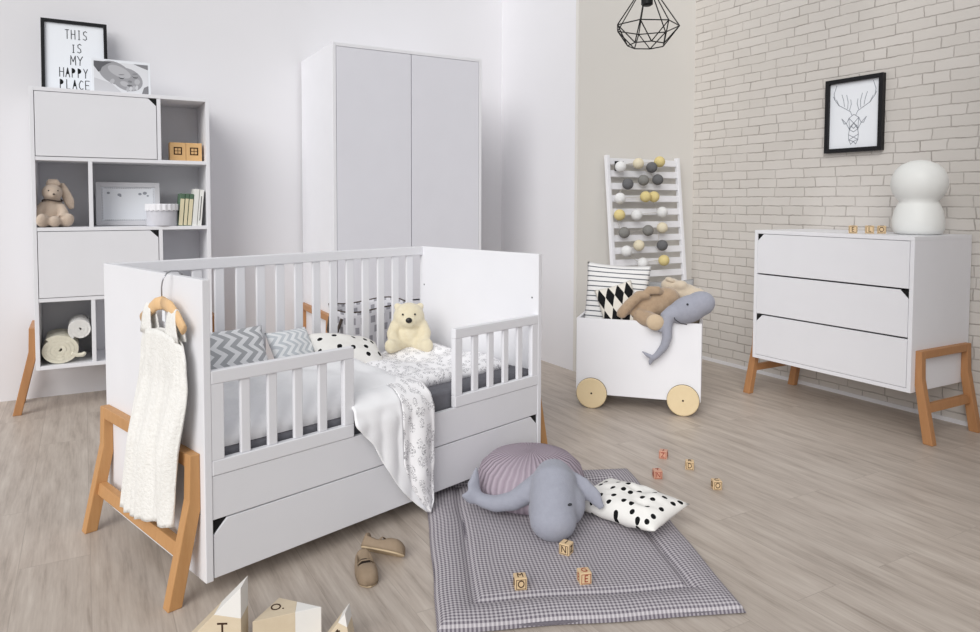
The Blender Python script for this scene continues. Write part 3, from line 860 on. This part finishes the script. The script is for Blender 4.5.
# ------------------------------------------------------------------ deer picture on brick
t = picture('framed_print', 'black framed stag head drawing hanging on the brick wall', 'picture', .352, .426, .03, .024, 'frame_black', 'paper', (BX-.002, 2.556, 1.42), (R(90), 0, R(-90)))
half_deer = [[(0, .06), (.028, .07), (.03, .10), (.026, .13), (.045, .165), (.030, .195), (0, .215)], [(.026, .13), (0, .115)], [(.03, .10), (0, .085), (.028, .07)], [(.030, .195), (0, .165), (.026, .13), (.030, .195)],
             [(.045, .165), (.075, .195), (.06, .165), (.045, .165)], [(.012, .21), (.022, .232), (.055, .252), (.095, .275), (.122, .31), (.128, .345), (.112, .392)], [(.122, .31), (.132, .33)], [(.095, .275), (.112, .31)],
             [(.04, .25), (.038, .29), (.048, .33)], [(.06, .265), (.066, .30), (.078, .335)], [(.028, .24), (.018, .275), (.022, .30)], [(0, .165), (.018, .15), (0, .135)], [(.018, .15), (.026, .13)], [(0, .06), (.015, .045), (.028, .07)]]
both = half_deer+[[(-x, y) for x, y in pl] for pl in half_deer]
lines('drawing', both, .0042, 'grey_line', t, .0139)

# ------------------------------------------------------------------ toy cart
TB = Matrix.Translation((2.39, 3.081, 0)) @ Matrix.Rotation(math.atan2(-.73, .684), 4, 'Z')
tb_loc, tb_rz = (2.39, 3.081, 0), math.atan2(-.73, .684)
cart = thing('toy_cart', 'white wooden toy box on round pale wooden wheels', 'toy box', tb_loc, tb_rz)
X0, X1, Y0, Y1, Z0, Z1 = -.088, .573, .020, .40, .075, .492
tb = .014
MB().box((X0, Y0, Z0), (X1, Y0+tb, Z1)).obj('front_panel', 'white', cart, bevel=.002)
MB().box((X0, Y1-tb, Z0), (X1, Y1, Z1)).obj('back_panel', 'white', cart, bevel=.002)
MB().box((X0, Y0+tb, Z0), (X0+tb, Y1-tb, Z1)).obj('side_panel', 'white', cart, bevel=.002)
MB().box((X1-tb, Y0+tb, Z0), (X1, Y1-tb, Z1)).obj('side_panel', 'white', cart, bevel=.002)
MB().box((X0+tb, Y0+tb, Z0), (X1-tb, Y1-tb, Z0+tb)).obj('bottom_panel', 'white', cart)
for xx in (0, .484):
    for y0 in (0, Y1+.002):
        w = MB().lathe([(.078, 0), (.083, .004), (.083, .014), (.078, .018)], (xx, y0, .0835), 40, 'y').obj('wheel', 'birch', cart)
        MB().lathe([(.0836, .005), (.0842, .0055), (.0842, .0125), (.0836, .013)], (xx, y0, .0835), 40, 'y').obj('rim', 'tyre', w)
        MB().lathe([(.004, -.0015), (.0055, 0), (.0055, .001)], (xx, y0 if y0 == 0 else y0+.018, .0835), 12, 'y').obj('axle_pin', 'tyre', w)
def place_t(o, x, y, z, rot):
    o.matrix_world = TB @ Matrix.Translation((x, y, z)) @ Euler(rot).to_matrix().to_4x4(); return o
p = cushion('cushion', .36, .42, .10, 'stripe', uvs=(1, 1.0), seed=11); place_t(p, .108, .160, .575, (R(80), R(2), R(-4)))
tag(p, 'large white cushion with thin dark stripes at the left of the toy box', 'cushion', 'cushions in the toy box')
p = cushion('cushion', .21, .25, .07, 'argyle', uvs=(1, 1), seed=13); place_t(p, .132, .085, .553, (R(74), R(-18), R(4)))
tag(p, 'black and white diamond cushion leaning on the striped cushion', 'cushion', 'cushions in the toy box')
p = cushion('cushion', .30, .36, .10, 'greycushion', uvs=(1, 1), seed=17); place_t(p, .385, .325, .505, (R(82), R(-4), R(4)))
tag(p, 'grey flecked cushion at the back of the toy box behind the plush toys', 'cushion', 'cushions in the toy box')

def tan_plush():
    t = thing('plush_rabbit', 'tan plush rabbit slumped sideways over the toy box edge', 'plush toy')
    t.matrix_world = TB
    b = MB()
    b.ell((.30, .13, .565), (.125, .085, .080), (0, R(-12), 0)).ell((.21, .11, .53), (.07, .065, .06)).ell((.385, .13, .61), (.07, .06, .058))
    b.ell((.30, .16, .44), (.13, .09, .11))
    b.tube([(.30, .06, .63), (.245, .045, .625), (.195, .035, .575), (.155, .030, .525), (.15, .032, .505)], [.026, .029, .030, .03, .024], 12)
    b.tube([(.24, .06, .52), (.28, .035, .505), (.315, .012, .500), (.335, -.014, .498)], [.045, .043, .042, .042], 12)
    soft('body', b, 'tan', t, .007, 5)
    s = MB().ell((.338, -.034, .497), (.047, .022, .043), (0, 0, R(8)))
    s.obj('foot_sole', 'tan_light', t, smooth=True)
    e = MB().tube([(.37, .09, .64), (.345, .06, .655), (.30, .045, .655), (.262, .035, .63)], [.016, .024, .025, .012], 10, flat=(1, .5))
    soft('ear', e, 'tan', t, .005, 3)
tan_plush()
def cream_plush():
    t = thing('plush_lamb', 'ivory plush toy lying behind the tan rabbit in the toy box', 'plush toy')
    t.matrix_world = TB
    b = MB().ell((.47, .24, .62), (.10, .07, .06), (0, R(8), 0)).ell((.40, .235, .665), (.055, .05, .042)).ell((.50, .24, .50), (.075, .08, .11)).ell((.545, .21, .61), (.045, .045, .05)).ell((.455, .20, .67), (.04, .035, .03))
    soft('body', b, 'cream2', t, .007, 5)
    e = MB().ell((.40, .20, .698), (.03, .018, .014), (0, R(20), 0)); soft('ear', e, 'cream2', t, .005, 2)
cream_plush()
def small_whale():
    t = thing('plush_whale', 'small grey plush whale with its tail hanging down the toy box front', 'plush toy')
    t.matrix_world = TB
    b = MB()
    b.ell((.505, .035, .565), (.118, .068, .072), (0, R(-24), 0)).ell((.560, .035, .595), (.080, .066, .066), (0, R(-18), 0))
    b.tube([(.43, .020, .535), (.395, .0, .52), (.395, -.012, .47), (.40, -.02, .42), (.385, -.022, .37), (.352, -.024, .325), (.325, -.024, .300)], [.055, .040, .030, .026, .023, .018, .013], 12)
    b.tube([(.330, -.024, .305), (.315, -.022, .285), (.312, -.018, .262)], [.012, .014, .005], 8, flat=(1, .6))
    b.tube([(.330, -.024, .308), (.300, -.022, .318), (.268, -.018, .338)], [.012, .014, .005], 8, flat=(1, .6))
    b.tube([(.395, -.010, .515), (.37, -.024, .48), (.355, -.026, .445)], [.018, .020, .008], 10, flat=(.6, 1))
    soft('body', b, 'whale', t, .006, 5)
    MB().ell((.50, -.028, .598), (.006, .003, .006)).obj('eye', 'ink', t, smooth=True)
    MB().tube([(.425, -.022, .545), (.44, -.032, .515), (.47, -.038, .498), (.50, -.036, .494)], .0025, 6).obj('mouth', 'ink', t, smooth=True)
small_whale()

# ------------------------------------------------------------------ ladder rack and light string
def ly(z): return 3.62+.15*z/1.44
rk = thing('ladder_rack', 'white slatted ladder rack leaning against the grey wall', 'rack', (0, 0, 0))
a = math.atan2(.15, 1.44); ln = 1.448
RM = Matrix.Translation((0, 3.62, 0)) @ Matrix.Rotation(-a, 4, 'X')
def xl(z): return 3.002+.028*z/1.44
for nm, xx in (('stile', 3.020), ('stile', 3.650)):
    MB().box((xx, -.014, .003), (xx+.028, .014, ln), RM).obj(nm, 'white', rk, bevel=.003)
for z in (1.407, 1.325, 1.241, 1.158, 1.069, .98, .891, .809, .728, .646, .56, .47, .38, .29, .2, .11):
    MB().box((3.048, -.008, z-.022), (3.650, .008, z+.022), RM).obj('slat', 'white', rk, bevel=.003)
ls = thing('light_string', 'string of cotton ball lights in white, yellow and grey draped on the rack', 'string lights')
BALLS = [(3.095, 3.7, 1.362, 'w'), (3.25, 3.703, 1.388, 'c'), (3.44, 3.704, 1.406, 'y'), (3.366, 3.7, 1.365, 'd'), (3.415, 3.692, 1.283, 'd'), (3.286, 3.691, 1.277, 'g'), (3.148, 3.688, 1.249, 'd'),
         (3.075, 3.678, 1.153, 'w'), (3.296, 3.679, 1.166, 'y'), (3.370, 3.679, 1.166, 'y'), (3.438, 3.669, 1.061, 'w'), (3.21, 3.667, 1.043, 'w'), (3.063, 3.667, 1.044, 'y'),
         (3.094, 3.655, 0.928, 'g'), (3.302, 3.656, 0.939, 'g'), (3.429, 3.657, 0.955, 'c'), (3.42, 3.645, 0.836, 'd'), (3.214, 3.646, 0.841, 'c'), (3.105, 3.642, 0.806, 'w'), (3.239, 3.633, 0.722, 'w'), (3.427, 3.634, 0.734, 'y')]
for i, (bx, by, bz, c) in enumerate(BALLS):
    MB().ell((bx, by, bz), .0375, (0, 0, i), 20, 12).obj('cotton_ball', 'ball_'+c, ls, smooth=True)
path = [Vector((3.11, 3.722, 1.37)), Vector((3.26, 3.725, 1.40))]+[Vector((b[0], b[1]+.036, b[2])) for b in BALLS]
MB().tube(path, .0018, 6).obj('wire', 'cord', ls)
MB().prism([(3.07, 1.40), (3.135, 1.40), (3.115, 1.38), (3.105, 1.335), (3.07, 1.335)], 1, 3.712, 3.735).obj('battery_box', 'black', ls, bevel=.003)

# ------------------------------------------------------------------ pendant lamp
LC = Vector((1.965, 2.2, 0))
pl = thing('pendant_lamp', 'black wire cage pendant lamp hanging from the ceiling', 'lamp', (LC.x, LC.y, CZ))
cage = MB(); ns = 7
def ringp(r, z, ph): return [Vector((r*math.cos(2*PI*i/ns+ph), r*math.sin(2*PI*i/ns+ph), z-CZ)) for i in range(ns)]
top, mid, bot = ringp(.022, 1.975, .2), ringp(.127, 1.822, .2), ringp(.074, 1.750, .2+PI/ns)
def wire(a_, b_): cage.tube([a_, b_], .0024, 6)
for i in range(ns):
    j = (i+1) % ns
    wire(top[i], top[j]); wire(mid[i], mid[j]); wire(bot[i], bot[j]); wire(top[i], mid[i]); wire(mid[i], bot[i]); wire(mid[j], bot[i])
cage.obj('cage', 'cage', pl)
MB().lathe([(.016, 1.905-CZ), (.023, 1.91-CZ), (.023, 1.995-CZ), (.012, 2.01-CZ)], seg=20).obj('socket', 'socket', pl)
MB().tube([(0, 0, 2.0-CZ), (0, 0, -.02)], .003, 8).obj('cable', 'socket', pl)
MB().lathe([(.05, -.02), (.05, -.0005)], seg=24).obj('ceiling_rose', 'socket', pl)

# ------------------------------------------------------------------ play mat
MATW, MATL = .845, 1.038
mrot = R(-22.8)
mat_o = thing('play_mat', 'padded grey gingham play mat on the floor in front of the cot', 'mat', (.775, 1.634, 0), mrot)
mb = MB()
def matf(a, b):
    x, y = a*MATW, b*MATL
    d = min(x, MATW-x, y, MATL-y)
    groove = math.exp(-((d-.115)/.012)**2)
    z = .0225*min(1, (d/.018))**.4 if d < .018 else .0225
    z += .006*math.exp(-((d-.06)/.035)**2)*1.2-.011*groove+.003*noise.noise(Vector((x*6, y*6, 3)))
    if d > .13: z += .002
    wob = .006*noise.noise(Vector((x*5, y*5, 9.)))
    return Vector((x+wob, y+wob, max(.004, z)))
mb.grid(matf, 90, 110, (MATW, MATL))
mb.obj('padded_top', 'gingham', mat_o, smooth=True)
MB().box((.004, .004, .0008), (MATW-.004, MATL-.004, .012)).obj('backing', 'gingham_edge', mat_o, bevel=.004)

# ---- mauve pleated floor cushion
t = tag(MB().lathe([(.02, .0), (.12, .0), (.175, .012), (.198, .05), (.2, .085), (.186, .125), (.15, .158), (.09, .178), (.03, .184), (.004, .182)], seg=64).obj('floor_cushion', 'mauve', None, smooth=True, loc=(1.425, 2.195, .0245)),
        'round mauve pleated cushion under the big grey whale on the mat', 'cushion')

# ---- big whale
def big_whale():
    t = thing('plush_whale', 'large grey plush whale lying over the mauve cushion on the play mat', 'plush toy')
    b = MB()
    b.tube([(1.425, 2.05, .165), (1.398, 2.008, .172), (1.376, 1.975, .168), (1.350, 1.940, .130), (1.330, 1.912, .092), (1.318, 1.895, .074)], [.046, .066, .077, .079, .077, .071], 24)
    b.ell((1.318, 1.894, .082), (.078, .070, .066), (0, 0, R(-35)))
    b.ell((1.400, 1.930, .105), (.062, .062, .072))
    b.tube([(1.365, 2.01, .165), (1.318, 2.028, .135), (1.272, 2.068, .092), (1.228, 2.118, .072), (1.195, 2.155, .078), (1.178, 2.175, .095)], [.046, .040, .034, .029, .025, .020], 14)
    b.tube([(1.184, 2.168, .085), (1.176, 2.182, .130), (1.190, 2.180, .195)], [.020, .028, .006], 10, flat=(1, .55))
    b.tube([(1.190, 2.162, .080), (1.160, 2.172, .090), (1.122, 2.172, .105)], [.020, .027, .007], 10, flat=(1, .6))
    b.tube([(1.315, 1.985, .145), (1.300, 1.980, .09), (1.292, 1.985, .042)], [.022, .026, .010], 10, flat=(1, .5))
    b.tube([(1.430, 1.972, .192), (1.462, 1.935, .165), (1.490, 1.900, .125), (1.505, 1.872, .088)], [.020, .028, .030, .014], 12, flat=(1, .5))
    soft('body', b, 'whale', t, .007, 8)
    for px_ in ((1.3560, 1.8570, .140),):
        MB().ell(px_, (.010, .006, .004)).obj('eye', 'ink', t, smooth=True)
big_whale()

# ---- polka pillow on the mat
p = cushion('pillow', .36, .215, .10, 'polka_small', uvs=(1.5, .9), seed=23, wr=.012)
p.matrix_world = Matrix.Translation((1.622, 1.880, .079)) @ Euler((R(8), R(-3), R(-77))).to_matrix().to_4x4()
tag(p, 'white pillow with black dots lying on the play mat by the whale', 'pillow')

# ------------------------------------------------------------------ shoes
def shoe(label, loc, rot, s=1.0):
    t = thing('child_shoe', label, 'shoe', loc, rot=rot, group='pair of taupe child shoes')
    L, W = .150, .030
    def half(x):   # half width along the shoe, heel x=0, toe x=L
        q = x/L
        return W*(.72+.30*math.sin(min(1, q*1.25)*PI*.75))*(1-max(0, (q-.8)/.2)**2.2*.85)*(1-max(0, (.10-q)/.10)**2*.6)
    n = 26
    sole = [(L*i/n, -half(L*i/n)*s) for i in range(n+1)]+[(L*i/n, half(L*i/n)*s) for i in range(n, -1, -1)]
    MB().prism(sole, 2, 0, .006).obj('sole', 'sole', t, bevel=.002)
    def top(x):
        q = x/L
        return .046*(1-.28*min(1, q/.35)) if q < .45 else .034+.006*math.sin((q-.45)/.55*PI)-.020*max(0, (q-.75)/.25)**2
    def up(a, b):
        x = .002+(L-.004)*a; ang = PI*b
        w = half(x)*1.02; h = top(x)
        if a > .93: h *= max(0, 1-((a-.93)/.07)**2)**.5
        if a < .03: h *= .3+.7*(a/.03)**.5
        c, sn = math.cos(ang), math.sin(ang)
        y = w*math.copysign(abs(c)**.65, c); z = .005+h*sn**.7
        opening = a < .58 and a > .06 and .27 < b < .73
        if opening:
            k_ = min(1, (a-.06)/.08, (.58-a)/.10); z = z*(1-.42*k_)
        return Vector((x, y, z))
    MB().grid(up, 36, 24).obj('upper', 'shoe', t, smooth=True, solid=.003)
    hole = [(.028+.026*math.cos(a_)+.022, .017*math.sin(a_)) for a_ in [2*PI*i/20 for i in range(20)]]
    MB().prism(hole, 2, .024, .0275).obj('insole', 'lining', t)
    MB().tube([(.062, -.026, .028), (.066, -.012, .043), (.066, .012, .043), (.062, .026, .028)], .004, 8, flat=(.5, 1)).obj('strap', 'shoe', t, smooth=True)
shoe('taupe child shoe tipped on its side nearer to the play mat', (.752, 2.145, .016), (R(-38), 0, R(-50)))
shoe('taupe child shoe standing flat with its toe towards the camera', (.733, 2.082, .001), (0, 0, R(-102)))

# ------------------------------------------------------------------ painted wooden prisms in the foreground
M['pine'] = oak('raw_pine', (226, 212, 188), (204, 186, 158), (3, 3, 12))
M['pine_white'] = painted('white_tip_paint', (236, 234, 230), .6)
def prism_block(label, poly, th, loc, rot, split, letter, lpos, lrot, lsize=.055, txtmat='letter'):
    """triangular block, poly in its own xz plane, extruded th along y; the part above z=split is painted white"""
    t = thing('triangle_block', label, 'toy block', loc, rot=rot, group='painted triangular wooden blocks')
    def clip(keep_above):
        out = []
        n = len(poly)
        for i in range(n):
            a_, b_ = Vector(poly[i]), Vector(poly[(i+1) % n])
            fa, fb = split(a_), split(b_)
            ina, inb = (fa >= 0) == keep_above, (fb >= 0) == keep_above
            if ina: out.append(tuple(a_))
            if ina != inb: out.append(tuple(a_+(b_-a_)*(fa/(fa-fb))))
        return out
    MB().prism(clip(False), 1, 0, th).obj('wood', 'pine', t, bevel=.001)
    MB().prism(clip(True), 1, 0, th).obj('painted_tip', 'pine_white', t, bevel=.001)
    add_text('letter', letter, lsize, txtmat, t, lpos, lrot, .0004, .85)
prism_block('triangular wooden block standing upright with a tall white tip', [(-.185, 0), (0, 0), (0, .186)], .06, (.314, 1.768, 0), (0, 0, R(-27)),
            lambda p: (p.y-.110)+.17*p.x, 'T', (-.045, -.0005, .082), (R(90), 0, 0), .05)
prism_block('wooden triangle block with an O lying in the middle of three', [(0, 0), (.166, .022), (.062, .095)], .09, (.342, 1.776, .09), (R(-90), 0, R(-14)),
            lambda p: p.x-.100-.1*p.y, 'O.', (.058, .0005-.001, .050), (R(90), 0, 0), .04)
prism_block('small triangular wooden block at the right of the three', [(-.07, 0), (.015, 0), (.0, .095)], .05, (.548, 1.690, 0), (0, 0, R(-32)),
            lambda p: (p.y-.062)+.5*p.x, 't', (-.018, -.0005, .045), (R(90), 0, 0), .045)

# ------------------------------------------------------------------ light
# soft daylight from the front left, where the room is open, and the sky above it
sl_ = bpy.data.lights.new('soft_daylight', 'SUN'); sl_.energy = 2.4; sl_.angle = R(45); sl_.color = (1, .99, .975)
so = link(bpy.data.objects.new('soft_daylight', sl_)); so.location = (-4, -4, 5)
dirv = Vector((.76*math.cos(R(29)), .65*math.cos(R(29)), -math.sin(R(29))))
so.rotation_euler = dirv.to_track_quat('-Z', 'Y').to_euler()
w = bpy.data.worlds.new('sky'); sc.world = w; w.use_nodes = True
bgn = w.node_tree.nodes['Background']; bgn.inputs[0].default_value = (.96, .975, 1, 1); bgn.inputs[1].default_value = .48

# ------------------------------------------------------------------ camera
cd = bpy.data.cameras.new('camera'); cam = link(bpy.data.objects.new('camera', cd))
th_, pit, rol = .5199, .0462, .0036
cam.matrix_world = Matrix.Translation((0, 0, 1.1192)) @ Matrix.Rotation(-th_, 4, 'Z') @ Matrix.Rotation(PI/2-pit, 4, 'X') @ Matrix.Rotation(rol, 4, 'Z')
cd.sensor_width = 36; cd.lens = 715.5357/980*36
cd.shift_x = (490-492.2141)/980; cd.shift_y = (236.1226-316)/980
cd.clip_start = .02
sc.camera = cam

vs = sc.view_settings
vs.view_transform = 'Standard'; vs.look = 'None'; vs.gamma = 1; vs.use_curve_mapping = False; vs.exposure = 0
